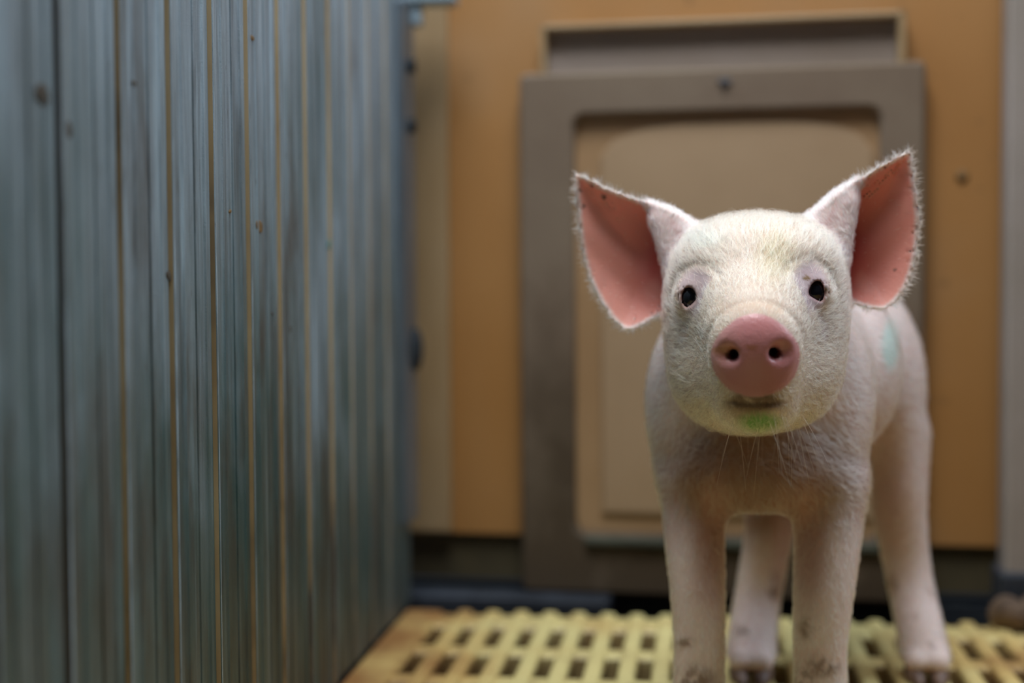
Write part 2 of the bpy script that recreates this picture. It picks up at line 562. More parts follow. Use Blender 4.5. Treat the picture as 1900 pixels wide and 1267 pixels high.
# ------------------------------------------------------------------ left partition of ribbed boards
PX = -0.225
PY0, PY1 = 0.12, 1.085
_rx = [218, 322, 393, 460, 518, 567, 612]
def _ry(px):
    d_ = ray(px, 525); return (CAM + d_ * (PX / d_[0]))[1]
_rf = np.polyfit(np.arange(len(_rx)), [_ry(x) for x in _rx], 1)
RIB0, RIBP = float(_rf[1]), float(_rf[0])
part = empty('pen_partition', (PX - 0.02, 0.6, 0.0), 'tall dirty grey ribbed board partition along the left side of the pen', 'partition')
pts = []          # (y, x, seam flag of the face that starts here)
k0 = math.ceil((PY0 - RIB0) / RIBP)
y_prev = PY0
pts.append((PY0, PX, 0))
k = k0
while RIB0 + k * RIBP < PY1 - 0.04:
    yr = RIB0 + k * RIBP
    pw = RIBP
    # shallow beads and a step across the board before the rib
    for (f, dx) in ((-0.72, 0), (-0.70, 0.0006), (-0.68, 0.0006), (-0.66, 0), (-0.44, 0), (-0.435, -0.0007), (-0.40, -0.0007), (-0.395, 0), (-0.20, 0), (-0.185, 0.0007), (-0.165, 0.0)):
        yy = yr + f * pw
        if yy > pts[-1][0]: pts.append((yy, PX + dx, 0))
    q = 1.0 if k <= 6 else 0.35
    pts.append((yr - 0.0024, PX, 0))
    pts.append((yr - 0.0022, PX - 0.0007 * q, 0))
    pts.append((yr - 0.0002, PX - 0.0007 * q, 1 if k >= 0 else 3))
    pts.append((yr, PX + 0.0015 * q, 0))
    pts.append((yr + 0.0004, PX + 0.0019 * q, 2))
    pts.append((yr + 0.0010, PX + 0.0020 * q, 2))
    pts.append((yr + 0.0020, PX + 0.0018 * q, 0))
    pts.append((yr + 0.0042, PX + 0.0010 * q, 0))
    pts.append((yr + 0.0085, PX + 0.0004 * q, 0))
    pts.append((yr + 0.011, PX, 0))
    k += 1
pts.append((PY1, PX, 0))
ZB, ZT = 0.002, 0.52
zs = [ZB, 0.06, 0.15, 0.25, 0.4, ZT]
bm = bmesh.new()
rows = [[bm.verts.new((x, y, z)) for (y, x, _) in pts] for z in zs]
backr = [[bm.verts.new((PX - 0.02, y, z)) for y in (PY0, PY1)] for z in (ZB, ZT)]
seam_faces = []
for r in range(len(zs) - 1):
    for i in range(len(pts) - 1):
        f = bm.faces.new((rows[r][i], rows[r][i + 1], rows[r + 1][i + 1], rows[r + 1][i]))
        f.material_index = pts[i][2]
bm.faces.new((backr[0][0], backr[1][0], backr[1][1], backr[0][1]))
bm.faces.new([backr[0][0]] + rows[0] + [backr[0][1]])
bm.faces.new([backr[1][0]] + rows[-1] + [backr[1][1]])
bm.faces.new([backr[0][0], backr[1][0]] + [rows[i][0] for i in range(len(zs) - 1, -1, -1)])
bm.faces.new([backr[0][1], backr[1][1]] + [rows[i][-1] for i in range(len(zs) - 1, -1, -1)])
pb = link_bm('board', bm, PART, part)
pb.data.materials.append(SEAM)
pb.data.materials.append(mat_simple('rib_edge_highlight', (0.13, 0.165, 0.19), (0.34, 0.43, 0.51), 3, 0.35, 0, (1, 60, 14)))  # highlight along the rib edge, painted as a paler colour
pb.data.materials.append(mat_simple('mucky_seam', (0.05, 0.04, 0.035), (0.12, 0.09, 0.065), 6, 0.6))


def pyz(px, py, X=PX):
    d = ray(px, py)
    t = X / d[0]
    p = CAM + d * t
    return float(p[1]), float(p[2])


# end channel with bolts and a latch knob, and the top arm
ey0 = pyz(737, 500)[0]
zend = pyz(760, 960)[1]
ztop = pyz(750, 14)[1]
bm = bmesh.new()
bm_box(bm, (PX - 0.004, ey0, zend), (PX + 0.005, PY1 + 0.006, ztop), None, 0.001)
link_bm('end_channel', bm, STEEL, part)
for (bx, by) in ((742, 120), (743, 232)):
    yy, zz = pyz(bx, by)
    bm = bmesh.new()
    bmesh.ops.create_cone(bm, cap_ends=True, segments=6, radius1=0.0062, radius2=0.0055, depth=0.005)
    bmesh.ops.rotate(bm, verts=bm.verts, cent=(0, 0, 0), matrix=Matrix.Rotation(math.pi / 2, 3, 'Y'))
    bmesh.ops.translate(bm, verts=bm.verts, vec=(PX + 0.0075, yy + 0.008, zz))
    tag(link_bm('bolt', bm, BOLT, part), 'black bolt head')
yy, zz = pyz(768, 645)
bm = bmesh.new()
bmesh.ops.create_uvsphere(bm, u_segments=14, v_segments=10, radius=1.0)
for v in bm.verts:
    v.co = (PX + 0.006 + v.co.x * 0.006, PY1 - 0.004 + v.co.y * 0.012, zz + v.co.z * 0.017)
tag(link_bm('latch_knob', bm, BOLT, part, True), 'dark latch knob')
pa = at_y(850, 0, 1.10)
bm = bmesh.new()
za = at_y(800, 14, 1.10)[2]
bm_box(bm, (PX - 0.01, PY1 - 0.005, za), (pa[0], PY1 + 0.018, za + 0.03), None, 0.002)
bm_box(bm, (PX + 0.004, PY1 - 0.001, za - 0.016), (PX + 0.012, PY1 + 0.012, za), None, 0.002)
tag(link_bm('top_arm', bm, mat_simple('blue_grey_steel', (0.22, 0.30, 0.36), (0.30, 0.39, 0.46), 20, 0.4, 0.3), part), 'blue grey arm reaching to the wall')

FLAKE = mat_simple('dry_brown_flake', (0.10, 0.055, 0.018), (0.19, 0.11, 0.035), 300, 0.8)
DARKM = mat_simple('dark_muck_spot', (0.03, 0.022, 0.016), (0.06, 0.045, 0.03), 200, 0.8)
TEAL = mat_simple('teal_marker_paint', (0.015, 0.12, 0.12), (0.03, 0.18, 0.17), 150, 0.5)
for (bx, by, ry, rz, mt, sd) in ((466, 70, 0.0045, 0.0016, FLAKE, 1), (482, 421, 0.0042, 0.0034, FLAKE, 2), (78, 178, 0.0045, 0.0050, DARKM, 3), (124, 242, 0.0035, 0.0040, DARKM, 4),
                                 (426, 392, 0.0014, 0.0014, FLAKE, 5), (505, 582, 0.0018, 0.0010, DARKM, 6), (312, 513, 0.0030, 0.0030, DARKM, 7), (537, 610, 0.0030, 0.0028, DARKM, 8),
                                 (610, 452, 0.0040, 0.0042, TEAL, 9), (247, 155, 0.0026, 0.0022, DARKM, 10)):
    yy, zz = pyz(bx, by)
    o = blob('dirt_spot', (PX + 0.0002, yy, zz), (0.0004, ry * 1.1, rz * 0.8), mt, part, sd, 0.5)

# ------------------------------------------------------------------ piglet
YE = 0.700
OH = at_y(1396, 546, YE)
fb = CAM - OH
DH = float(np.linalg.norm(fb)); fb /= DH
ra = RIGHT - fb * np.dot(RIGHT, fb); ra /= np.linalg.norm(ra)
uc = np.cross(fb, ra)
if np.dot(uc, UP) < 0: uc = -uc
HM = np.stack([ra, fb, uc])          # rows: right, towards the viewer, up


def to_head(P): return (P - OH) @ HM.T * 1000.0
def from_head(q): return OH + (np.asarray(q) / 1000.0) @ HM


def hp(px, py, b):
    """head frame mm of a pixel at depth b (mm towards the viewer)"""
    d = ray(px, py)
    o = (CAM - OH) @ HM.T * 1000; dd = d @ HM.T
    t = (b - o[1]) / dd[1]
    q = o + dd * t
    return np.array([q[0], b, q[2]])


def smin(a, b, k):
    h = np.maximum(k - np.abs(a - b), 0) / k
    return np.minimum(a, b) - h * h * k * 0.25


def smax(a, b, k): return -smin(-a, -b, k)


def ss(x, a, b):
    t = np.clip((x - a) / (b - a), 0, 1)
    return t * t * (3 - 2 * t)


def ell(P, c, r):
    q = P - np.array(c)
    r = np.array(r, float)
    k0 = np.linalg.norm(q / r, axis=1)
    k1 = np.linalg.norm(q / (r * r), axis=1)
    return k0 * (k0 - 1) / np.maximum(k1, 1e-9)


def cap(P, a, b, r1, r2):
    a = np.array(a, float); b = np.array(b, float)
    ba = b - a
    h = np.clip((P - a) @ ba / (ba @ ba), 0, 1)
    return np.linalg.norm(P - a - h[:, None] * ba, axis=1) - (r1 + (r2 - r1) * h)


def chain(P, pts, k=4.0):
    d = None
    for (p, r1), (q, r2) in zip(pts[:-1], pts[1:]):
        e = cap(P, p, q, r1, r2)
        d = e if d is None else smin(d, e, k)
    return d


def poly_sd(x, y, V):
    V = np.asarray(V, float)
    d = np.full(x.shape, 1e18); s = np.ones(x.shape)
    n = len(V)
    for i in range(n):
        a = V[i]; b = V[i - 1]
        e = b - a
        wx_, wy_ = x - a[0], y - a[1]
        t = np.clip((wx_ * e[0] + wy_ * e[1]) / (e @ e), 0, 1)
        d = np.minimum(d, (wx_ - e[0] * t) ** 2 + (wy_ - e[1] * t) ** 2)
        c1 = y >= a[1]; c2 = y < b[1]; c3 = e[0] * wy_ > e[1] * wx_
        flip = (c1 & c2 & c3) | (~c1 & ~c2 & ~c3)
        s = np.where(flip, -s, s)
    return s * np.sqrt(d)


def smooth_poly(px, it=2):
    P = np.array(px, float)
    for _ in range(it):
        Q = np.roll(P, -1, 0)
        P = np.stack([0.75 * P + 0.25 * Q, 0.25 * P + 0.75 * Q], 1).reshape(-1, 2)
    return P


EAR_B = -36.0
EAR_PX = {
    'L': [(1061, 313), (1061, 314), (1090, 325), (1130, 347), (1180, 364), (1230, 386), (1262, 402), (1288, 425), (1275, 480), (1262, 530), (1250, 575), (1222, 592), (1195, 606), (1166, 620),
          (1140, 606), (1113, 568), (1093, 532), (1078, 490), (1070, 440), (1065, 390), (1061, 345)],
    'R': [(1693, 272), (1693, 273), (1670, 283), (1640, 299), (1600, 324), (1560, 354), (1530, 384), (1500, 408), (1525, 470), (1545, 530), (1562, 556), (1582, 568), (1610, 576), (1640, 581),
          (1664, 566), (1684, 540), (1699, 505), (1708, 460), (1712, 410), (1707, 360), (1699, 312)]}
EAR_POLY = {}
for s_, P_ in EAR_PX.items():
    raw = np.array([hp(x, y, EAR_B)[[0, 2]] for x, y in P_])
    EAR_POLY[s_] = smooth_poly(raw, 2)
EAR_ROOT = {'L': hp(1268, 480, EAR_B), 'R': hp(1538, 460, EAR_B)}
EAR_TIP = {'L': hp(1064, 318, EAR_B), 'R': hp(1691, 277, EAR_B)}


def ear_mid(H, s):
    sd = poly_sd(H[:, 0], H[:, 2], EAR_POLY[s])
    rt = EAR_ROOT[s]
    e = np.maximum(-sd, 0)
    lat = np.abs(H[:, 0] - rt[0])
    bow = 17.0 * (1 - np.exp(-e / 11.0))
    mid = EAR_B - bow + 5.0 - 0.10 * lat - 0.0016 * lat ** 2 + 0.03 * (H[:, 2] - rt[2])
    # veins / folds
    ax = (EAR_TIP[s] - rt)[[0, 2]]; ax = ax / np.linalg.norm(ax)
    vv = -(H[:, 0] - rt[0]) * ax[1] + (H[:, 2] - rt[2]) * ax[0]
    mid = mid + 0.5 * np.sin(vv / 3.1 + 0.03 * lat) * np.clip(e / 6, 0, 1)
    return sd, mid, e


def ear_sdf(H, s):
    sd, mid, e = ear_mid(H, s)
    rt = EAR_ROOT[s]
    dist = np.hypot(H[:, 0] - rt[0], H[:, 2] - rt[2])
    th = 1.25 + 1.6 * np.exp(-(dist / 14) ** 2)
    slope = 17.0 / 11.0 * np.exp(-e / 11.0) + 0.15
    dz = (np.abs(H[:, 1] - mid) - th) / np.sqrt(1 + slope ** 2)
    d = smax(sd + 0.6, dz, 1.6)
    return d


def pxcap(H, p0, b0, r0_, p1, b1, r1_):
    return cap(H, hp(*p0, b0), hp(*p1, b1), r0_, r1_)


SN_B = 60.0
SNC = hp(1402, 659, SN_B)
_th = np.radians([0, 20, 45, 68, 90, 112, 135, 160, 180, 202, 225, 248, 270, 292, 315, 338, 360])
_rr = np.array([78, 75, 71, 72, 75, 73, 72, 76, 79, 79, 78, 75, 75, 74, 77, 78, 78]) / (FPX / (DH - SN_B / 1000) / 1000)


def snout_rad(q):
    th = np.mod(np.arctan2(q[:, 2], q[:, 0]), 2 * np.pi)
    return np.interp(th, _th, _rr)


def snout_sdf(H):
    q = H - SNC
    r = np.hypot(q[:, 0], q[:, 2])
    sd2 = (r - snout_rad(q) + 0.2) * 0.97
    tilt = q[:, 2] * 0.10            # upper rim sits slightly forward
    face = q[:, 1] - tilt - 1.8 + 0.0055 * r * r
    back = -(q[:, 1] + 15)
    e = smax(sd2, face, 6.5)
    return smax(e, back, 3)


NOS = [hp(1357, 660, SN_B), hp(1440, 656, SN_B)]


def ear_fill(H):
    a = pxcap(H, (1222, 412), -33, 4.5, (1254, 490), -30, 7.0)
    b = pxcap(H, (1574, 378), -33, 4.5, (1552, 470), -30, 7.0)
    a = smin(a, pxcap(H, (1243, 416), -33, 4.0, (1276, 484), -31, 8.0), 9)
    b = smin(b, pxcap(H, (1556, 386), -33, 4.0, (1530, 466), -31, 8.0), 9)
    return a, b


def head_core(H):
    A = H.copy()
    d = ell(H, (2.0, -30, -4), (42.5, 46, 39.5))               # cranium
    d = smin(d, ell(H, (-17, -30, 8), (24, 34, 25)), 12)
    d = smin(d, ell(H, (21, -30, 10), (24, 34, 25)), 12)
    d = smin(d, ell(H, (-18, -22, -24), (25.0, 34, 40)), 12)  # cheeks
    d = smin(d, ell(H, (20.5, -22, -23), (25.0, 34, 40)), 12)
    d = smin(d, ell(H, (2, 2, -38), (29, 34, 25.5)), 14)        # jaw
    d = smin(d, ell(H, (-15, -12, -42), (18.5, 26, 19)), 14)
    d = smin(d, ell(H, (18.5, -12, -40), (18.5, 26, 19)), 14)
    d = smin(d, cap(H, (0, -12, 4), (1.0, 46, -22), 30, 21), 18)   # bridge to muzzle
    d = smin(d, cap(H, (0, 0, -40), (1.5, 43, -43), 25, 17), 14)      # lower muzzle
    d = smin(d, ell(H, (2.5, 36, -51.5), (17, 13, 11)), 7)           # chin
    d = smin(d, ell(H, (2, -8, 17), (30, 22, 14)), 14)               # forehead
    return d


def _surf_b(a, c):
    """depth of the head surface along the view for (a, c)"""
    bs = np.arange(80, -60, -0.25)
    Q = np.stack([np.full(bs.shape, a), bs, np.full(bs.shape, c)], 1)
    dd = head_core(Q)
    i = int(np.argmax(dd < 0))
    return bs[i]


EYES = []
ap_px = [[(1268, 538), (1277, 532), (1286, 535), (1291, 543), (1294, 554), (1284, 565), (1273, 572), (1267, 563), (1264, 551)],
         [(1506, 526), (1515, 520), (1523, 522), (1528, 531), (1530, 544), (1528, 554), (1523, 561), (1509, 553), (1499, 547), (1501, 535)]]
for (ex, ey), P_ in zip(((1278, 551), (1515, 541)), ap_px):
    b0 = _surf_b(*(hp(ex, ey, 0)[[0, 2]]))
    b0 = _surf_b(*(hp(ex, ey, b0)[[0, 2]]))
    q = hp(ex, ey, b0)
    sgn = -1 if q[0] < 0 else 1
    c = np.array([q[0] - sgn * 2.0, b0 - 6.0, q[2] - 0.3])
    EYES.append((c, smooth_poly([hp(x, y, b0)[[0, 2]] for x, y in P_], 2), b0, sgn))
REYE = 7.6

# --- body in world millimetres
AX = np.array([0.36, 0.933, 0.0])


def foot_pts(px_list, Yl):
    return [at_y(px, py, Y) * 1000 for (px, py), Y in zip(px_list, Yl)]


def leg_front(px, hw, side):
    Y = [0.775, 0.770, 0.760, 0.757, 0.757]
    ys = [880, 955, 1100, 1200, 1330]
    out = []
    for x, y, w, Yy in zip(px, ys, hw, Y):
        p = at_y(x, y, Yy) * 1000
        out.append((p, w * Yy / FPX * 1000))
    return out


LEG_FL = leg_front([1290, 1286, 1295, 1298, 1296], [60, 56, 49, 45, 48], -1)
LEG_FR = leg_front([1540, 1540, 1528, 1521, 1524], [66, 61, 54, 46, 49], 1)


def leg_hind(spec):
    out = []
    for (x, y, w, Yy) in spec:
        out.append((at_y(x, y, Yy) * 1000, w * Yy / FPX * 1000))
    return out


LEG_HR = leg_hind([(1652, 790, 62, 0.94), (1666, 880, 53, 0.932), (1668, 950, 47, 0.935), (1678, 1020, 42, 0.94), (1688, 1080, 40, 0.94), (1700, 1130, 41, 0.93), (1716, 1205, 43, 0.915)])
LEG_HL = leg_hind([(1440, 850, 50, 0.93), (1434, 930, 47, 0.922), (1426, 1000, 43, 0.926), (1416, 1055, 42, 0.93), (1406, 1105, 41, 0.93), (1399, 1150, 43, 0.92), (1393, 1205, 45, 0.905)])
LEGS = [LEG_FL, LEG_FR, LEG_HL, LEG_HR]
_zz = np.linspace(-30, 260, 581)
_kn = np.exp(-0.5 * (np.arange(-60, 61) * 0.5 / 9.0) ** 2); _kn /= _kn.sum()


def _leg_curve(L):
    P_ = np.array([[p[0], p[1], p[2], r] for p, r in L])[::-1]
    out = []
    for c in (0, 1, 3):
        v = np.interp(_zz, P_[:, 2], P_[:, c])
        out.append(np.convolve(np.pad(v, 60, mode='edge'), _kn, mode='valid'))
    return out, P_[0, 2], P_[-1, 2]


LEGC = [_leg_curve(L) for L in LEGS]


def leg_sdf(W, i):
    (cx, cy, rr), z0, z1 = LEGC[i]
    z = W[:, 2]
    d = (np.hypot(W[:, 0] - np.interp(z, _zz, cx), W[:, 1] - np.interp(z, _zz, cy)) - np.interp(z, _zz, rr)) * 0.96
    d = smax(d, (z0 - 5) - z, 6)
    return smax(d, z - z1, 8)


def sdf(P, want=False):
    """P world metres -> signed distance mm"""
    H = to_head(P)
    W = P * 1000.0
    # ---------------- head
    hd = head_core(H)
    for (c, poly, b0, sgn) in EYES:
        lid = ell(H, c, (9.1, 8.8, 9.1))
        hd = smin(hd, lid, 6.0)
        rl = np.hypot((H[:, 0] - c[0] + sgn * 2) / 1.0, (H[:, 2] - c[2] - 1.5) / 1.15)
        arc = np.exp(-((rl - 13.0) / 1.7) ** 2) * ss(H[:, 2] - c[2], -4, 5) * (np.abs(H[:, 1] - b0) < 16)
        hd = hd + 0.55 * arc
    # wrinkles over the nose
    q = H - SNC
    rr = np.hypot(q[:, 0], q[:, 2] * 0.95)
    sn = snout_sdf(H)
    hd0 = hd
    hd = smin(hd, sn, 3.0)
    gro = np.exp(-((rr - 22.5) / 1.6) ** 2) * np.clip((q[:, 2] + 6) / 12, 0, 1) * np.exp(-((q[:, 1] + 12) / 12) ** 2)
    hd = hd + 0.9 * gro
    for n, sg in zip(NOS, (-1, 1)):
        hole = cap(H, n + np.array([0, 6, 0]), n + np.array([-sg * 2.5, -10, 1.5]), 2.4, 1.8)
        hd = smax(hd, -hole, 1.8)
        dish = ell(H, n + np.array([sg * 4.2, 4.6, 0.6]), (7.0, 4.6, 4.8))
        hd = smax(hd, -dish, 3.0)
    # philtrum and mouth line
    mz = hp(1402, 745, 50)
    mline = H[:, 2] - (mz[2] + 0.004 * (H[:, 0] - mz[0]) ** 2)
    hd = hd + 1.1 * np.exp(-(mline / 1.1) ** 2) * ss(-np.abs(H[:, 0] - mz[0]), -16, -8) * ss(H[:, 1], 20, 26)
    for (c, poly, b0, sgn) in EYES:
        ap = poly_sd(H[:, 0], H[:, 2], poly)
        ap = smax(ap, -(H[:, 1] - c[1] + 1), 1.0)
        hd = smax(hd, -ap, 1.0)
        inner = ell(H, c, (REYE + 0.25,) * 3)
        hd = smax(hd, -inner, 0.3)
    # ---------------- ears
    el = ear_sdf(H, 'L'); er = ear_sdf(H, 'R')
    el = smin(el, pxcap(H, (1282, 436), -31, 7.5, (1205, 381), -35, 1.8), 5)
    er = smin(er, pxcap(H, (1506, 424), -31, 8.0, (1590, 340), -35, 1.8), 5)
    el = smin(el, ell(H, hp(1272, 490, -44), (10, 11, 24)), 6)
    er = smin(er, ell(H, hp(1532, 480, -44), (10, 11, 24)), 6)
    fa, fb_ = ear_fill(H)
    el = smin(el, fa, 7); er = smin(er, fb_, 7)
    ear = np.minimum(el, er)
    hd1 = smin(hd, ear, 5.0)
    # ---------------- trunk
    def mm(x, y, z): return np.array([x, y, z]) * 1000
    bd = ell(W, mm(0.034, 0.800, 0.190), (57, 60, 64))
    bd = smin(bd, ell(W, mm(0.060, 0.862, 0.198), (57, 62, 60)), 16)
    bd = smin(bd, ell(W, mm(0.084, 0.934, 0.198), (54, 54, 60)), 13)
    bd = smin(bd, cap(W, mm(0.045, 0.825, 0.216), mm(0.083, 0.930, 0.214), 40, 40), 12)
    bd = smin(bd, cap(W, from_head((0, -42, -16)) * 1000, mm(0.034, 0.800, 0.200), 40, 52), 18)
    bd = smin(bd, ell(W, at_y(1408, 860, 0.765) * 1000, (42, 30, 26)), 14)
    # shoulders and hams
    bd = smin(bd, ell(W, at_y(1268, 770, 0.785) * 1000, (19, 27, 42)), 14)
    bd = smin(bd, ell(W, at_y(1541, 790, 0.785) * 1000, (19, 27, 42)), 14)
    bd = smin(bd, ell(W, at_y(1656, 735, 0.935) * 1000, (20, 30, 46)), 8)
    bd = smin(bd, ell(W, at_y(1440, 760, 0.93) * 1000, (22, 31, 42)), 14)
    lg = None
    for i, L in enumerate(LEGS):
        e = leg_sdf(W, i)
        # foot: two toes and dew claws
        p, r = L[-1]
        for sx in (-1, 1):
            t0 = p + np.array([sx * 4.5, 0, -4]); t1 = np.array([p[0] + sx * 6.5, p[1] - 10, 12.0])
            e = smin(e, cap(W, t0, t1, r * 0.66, 7.2), 5)
            e = smin(e, cap(W, p + np.array([sx * 7, 6, 2]), np.array([p[0] + sx * 10, p[1] + 13, 17.0]), 5, 3.2), 4)
        lg = e if lg is None else np.minimum(lg, e)
    # tail
    tb = mm(0.106, 0.978, 0.232)
    tail = chain(W, [(tb, 7), (tb + np.array([4, 14, 4]), 4.5), (tb + np.array([10, 20, -8]), 3.5), (tb + np.array([4, 24, -18]), 3), (tb + np.array([-4, 20, -10]), 2.2)], 3)
    body = smin(bd, lg, 15)
    body = smin(body, tail, 5)
    d = smin(hd1, body, 9.0)
    d = smax(d, -(W[:, 2] - 3.0), 2)
    if want:
        return d, dict(H=H, W=W, hd=hd, ear=ear, el=el, er=er, body=body, bd=bd, lg=lg, sn=sn, hd0=hd0)
    return d


def eval_chunks(P, n=200000):
    return np.concatenate([sdf(P[i:i + n]) for i in range(0, len(P), n)])


def build_skin(step=0.0013):
    lo = np.array([-0.085, 0.600, -0.004]); hi = np.array([0.175, 1.02, 0.335])
    K = 6
    cs = step * K
    nc = np.ceil((hi - lo) / cs).astype(int)
    ci = np.stack(np.meshgrid(*[np.arange(n + 1) for n in nc], indexing='ij'), -1).reshape(-1, 3)
    cd = eval_chunks(lo + ci * cs).reshape(nc + 1)
    near = np.abs(cd) < cs * 1000 * 1.9
    # cells touched by near samples
    cell = np.zeros(nc, bool)
    for dx in (0, 1):
        for dy in (0, 1):
            for dz in (0, 1):
                cell |= near[dx:nc[0] + dx, dy:nc[1] + dy, dz:nc[2] + dz]
    nf = nc * K + 1
    mask = np.zeros(nf, bool)
    cc = np.argwhere(cell)
    big = np.repeat(np.repeat(np.repeat(cell, K, 0), K, 1), K, 2)
    mask[:-1, :-1, :-1] |= big
    for ax in range(3):
        mask |= np.roll(mask, 1, ax)
    g = np.repeat(np.repeat(np.repeat(cd[:-1, :-1, :-1], K, 0), K, 1), K, 2)
    G = np.full(nf, 50.0, np.float32)
    G[:-1, :-1, :-1] = g
    idx = np.argwhere(mask)
    G[mask] = eval_chunks(lo + idx * step)
    # surface nets
    neg = G < 0
    s = [neg[dx:nf[0] - 1 + dx, dy:nf[1] - 1 + dy, dz:nf[2] - 1 + dz] for dx in (0, 1) for dy in (0, 1) for dz in (0, 1)]
    cnt = sum(x.astype(np.int8) for x in s)
    act = (cnt > 0) & (cnt < 8)
    A = np.argwhere(act)
    vid = np.full(act.shape, -1, np.int64)
    vid[act] = np.arange(len(A))
    acc = np.zeros((len(A), 3)); num = np.zeros(len(A))
    corners = [(dx, dy, dz) for dx in (0, 1) for dy in (0, 1) for dz in (0, 1)]
    vals = {c: G[A[:, 0] + c[0], A[:, 1] + c[1], A[:, 2] + c[2]].astype(float) for c in corners}
    for c in corners:
        for ax in range(3):
            if c[ax] == 0:
                e = list(c); e[ax] = 1; e = tuple(e)
                va, vb = vals[c], vals[e]
                cr = (va < 0) != (vb < 0)
                t = np.where(cr, va / np.where(cr, va - vb, 1), 0)
                p = np.array(c, float)[None, :].repeat(len(A), 0)
                p[:, ax] += t
                acc[cr] += p[cr]; num += cr
    V = lo + (A + acc / num[:, None]) * step
    F = []
    for ax in range(3):
        sl0 = [slice(None)] * 3; sl1 = [slice(None)] * 3
        sl0[ax] = slice(0, -1); sl1[ax] = slice(1, None)
        a_, b_ = neg[tuple(sl0)], neg[tuple(sl1)]
        E = np.argwhere(a_ != b_)
        o1, o2 = [(1, 2), (2, 0), (0, 1)][ax]
        E = E[(E[:, o1] > 0) & (E[:, o2] > 0) & (E[:, o1] < act.shape[o1]) & (E[:, o2] < act.shape[o2]) & (E[:, ax] < act.shape[ax])]
        sgn = a_[E[:, 0], E[:, 1], E[:, 2]]
        def cellv(d1, d2):
            C = E.copy(); C[:, o1] -= d1; C[:, o2] -= d2
            return vid[C[:, 0], C[:, 1], C[:, 2]]
        q = np.stack([cellv(1, 1), cellv(0, 1), cellv(0, 0), cellv(1, 0)], 1)
        q[~sgn] = q[~sgn][:, ::-1]
        F.append(q)
    F = np.concatenate(F)
    # keep only the largest connected piece out of stray bits is unnecessary; project on the surface
    h = 0.0004
    for _ in range(2):
        d = eval_chunks(V)
        Gd = np.stack([(eval_chunks(V + h * np.eye(3)[i]) - eval_chunks(V - h * np.eye(3)[i])) / (2 * h * 1000) for i in range(3)], 1)
        gl = np.maximum((Gd ** 2).sum(1), 0.25)
        stp = -(d / gl)[:, None] * Gd / 1000.0
        ln = np.linalg.norm(stp, axis=1)
        stp *= np.minimum(1, 0.0008 / np.maximum(ln, 1e-9))[:, None]
        V = V + 0.8 * stp
    N = Gd / np.maximum(np.linalg.norm(Gd, axis=1), 1e-6)[:, None]
    return V, F, N


SKV, SKF, SKN = build_skin()

# ---- pigment, per vertex
_, R = sdf(SKV, True) if len(SKV) < 300000 else (None, None)
H, W = R['H'], R['W']


def vnoise(P, f, seed):
    g = np.random.default_rng(seed)
    out = np.zeros(len(P))
    for i in range(10):
        k = g.normal(size=3) * f
        out += np.sin(P @ k + g.uniform(0, 6.28))
    return out / math.sqrt(10)


def lerp(C, col, w): return C + (np.array(col) - C) * w[:, None]


def pg(px, py, rx, ry, b=None):
    """soft elliptical patch weight round the ray of a pixel, on the side facing the viewer"""
    c = at_y(px, py, 0.7)
    d = W / 1000 - CAM
    dep = d @ fwd
    x = 950 + (d @ RIGHT) / dep * FPX; y = 633.5 - (d @ UP) / dep * FPX
    return x, y


d_ = W / 1000 - CAM
dep = d_ @ fwd
VX = 950 + (d_ @ RIGHT) / dep * FPX
VY = 633.5 - (d_ @ UP) / dep * FPX
facing = np.einsum('ij,ij->i', SKN, -d_ / np.linalg.norm(d_, axis=1)[:, None])


def patch(px, py, rx, ry, soft=0.5, back=0.0):
    r = np.hypot((VX - px) / rx, (VY - py) / ry)
    return ss(1 - r, -soft * 0.5, soft * 0.5 + 1e-6) * (facing > back)


is_ear = R['ear'] < 1.2
in_head = (R['hd'] < R['body'] + 2) | is_ear
C = np.tile(np.array([0.78, 0.62, 0.58]), (len(SKV), 1))
nz = vnoise(W, 0.12, 1); nf_ = vnoise(W, 0.9, 2)
C = lerp(C, (0.70, 0.44, 0.40), ss(nz, 0.2, 1.5) * 0.4)
headw = ss(-(R['hd'] - R['body']), -8, 8) * (~is_ear)
C = lerp(C, (0.56, 0.43, 0.31), headw * 0.75)
# ear cups
earw = np.zeros(len(SKV))
ear_rim = np.zeros(len(SKV)); EDIR = np.zeros((len(SKV), 3)); ear_front = np.zeros(len(SKV), bool)
for s in 'LR':
    sd, mid, e = ear_mid(H, s)
    only = (R['el' if s == 'L' else 'er'] < 1.0) & (R['hd'] > 1.0)
    fr = only & (H[:, 1] > mid)
    ear_front |= fr
    rt = EAR_ROOT[s]
    dist = np.hypot(H[:, 0] - rt[0], H[:, 2] - rt[2])
    inside = ss(e, 1.8, 4.0) * fr
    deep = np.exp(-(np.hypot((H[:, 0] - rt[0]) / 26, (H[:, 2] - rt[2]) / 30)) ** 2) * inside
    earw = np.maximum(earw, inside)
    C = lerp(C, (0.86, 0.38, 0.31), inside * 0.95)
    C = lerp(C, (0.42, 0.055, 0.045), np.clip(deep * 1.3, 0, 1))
    C = lerp(C, (0.66, 0.30, 0.25), inside * ss(vnoise(W, 0.22, 5), 0.2, 1.6) * 0.5)
    C = lerp(C, (0.80, 0.66, 0.62), only * (1 - inside) * 0.8)
    ear_rim = np.maximum(ear_rim, only * (1 - ss(e, 0.5, 4.0)))
    h = 0.4
    gx = (poly_sd(H[:, 0] + h, H[:, 2], EAR_POLY[s]) - poly_sd(H[:, 0] - h, H[:, 2], EAR_POLY[s])) / (2 * h)
    gz = (poly_sd(H[:, 0], H[:, 2] + h, EAR_POLY[s]) - poly_sd(H[:, 0], H[:, 2] - h, EAR_POLY[s])) / (2 * h)
    gd = np.stack([gx, np.zeros_like(gx), gz], 1) @ HM
    EDIR[only] = gd[only]
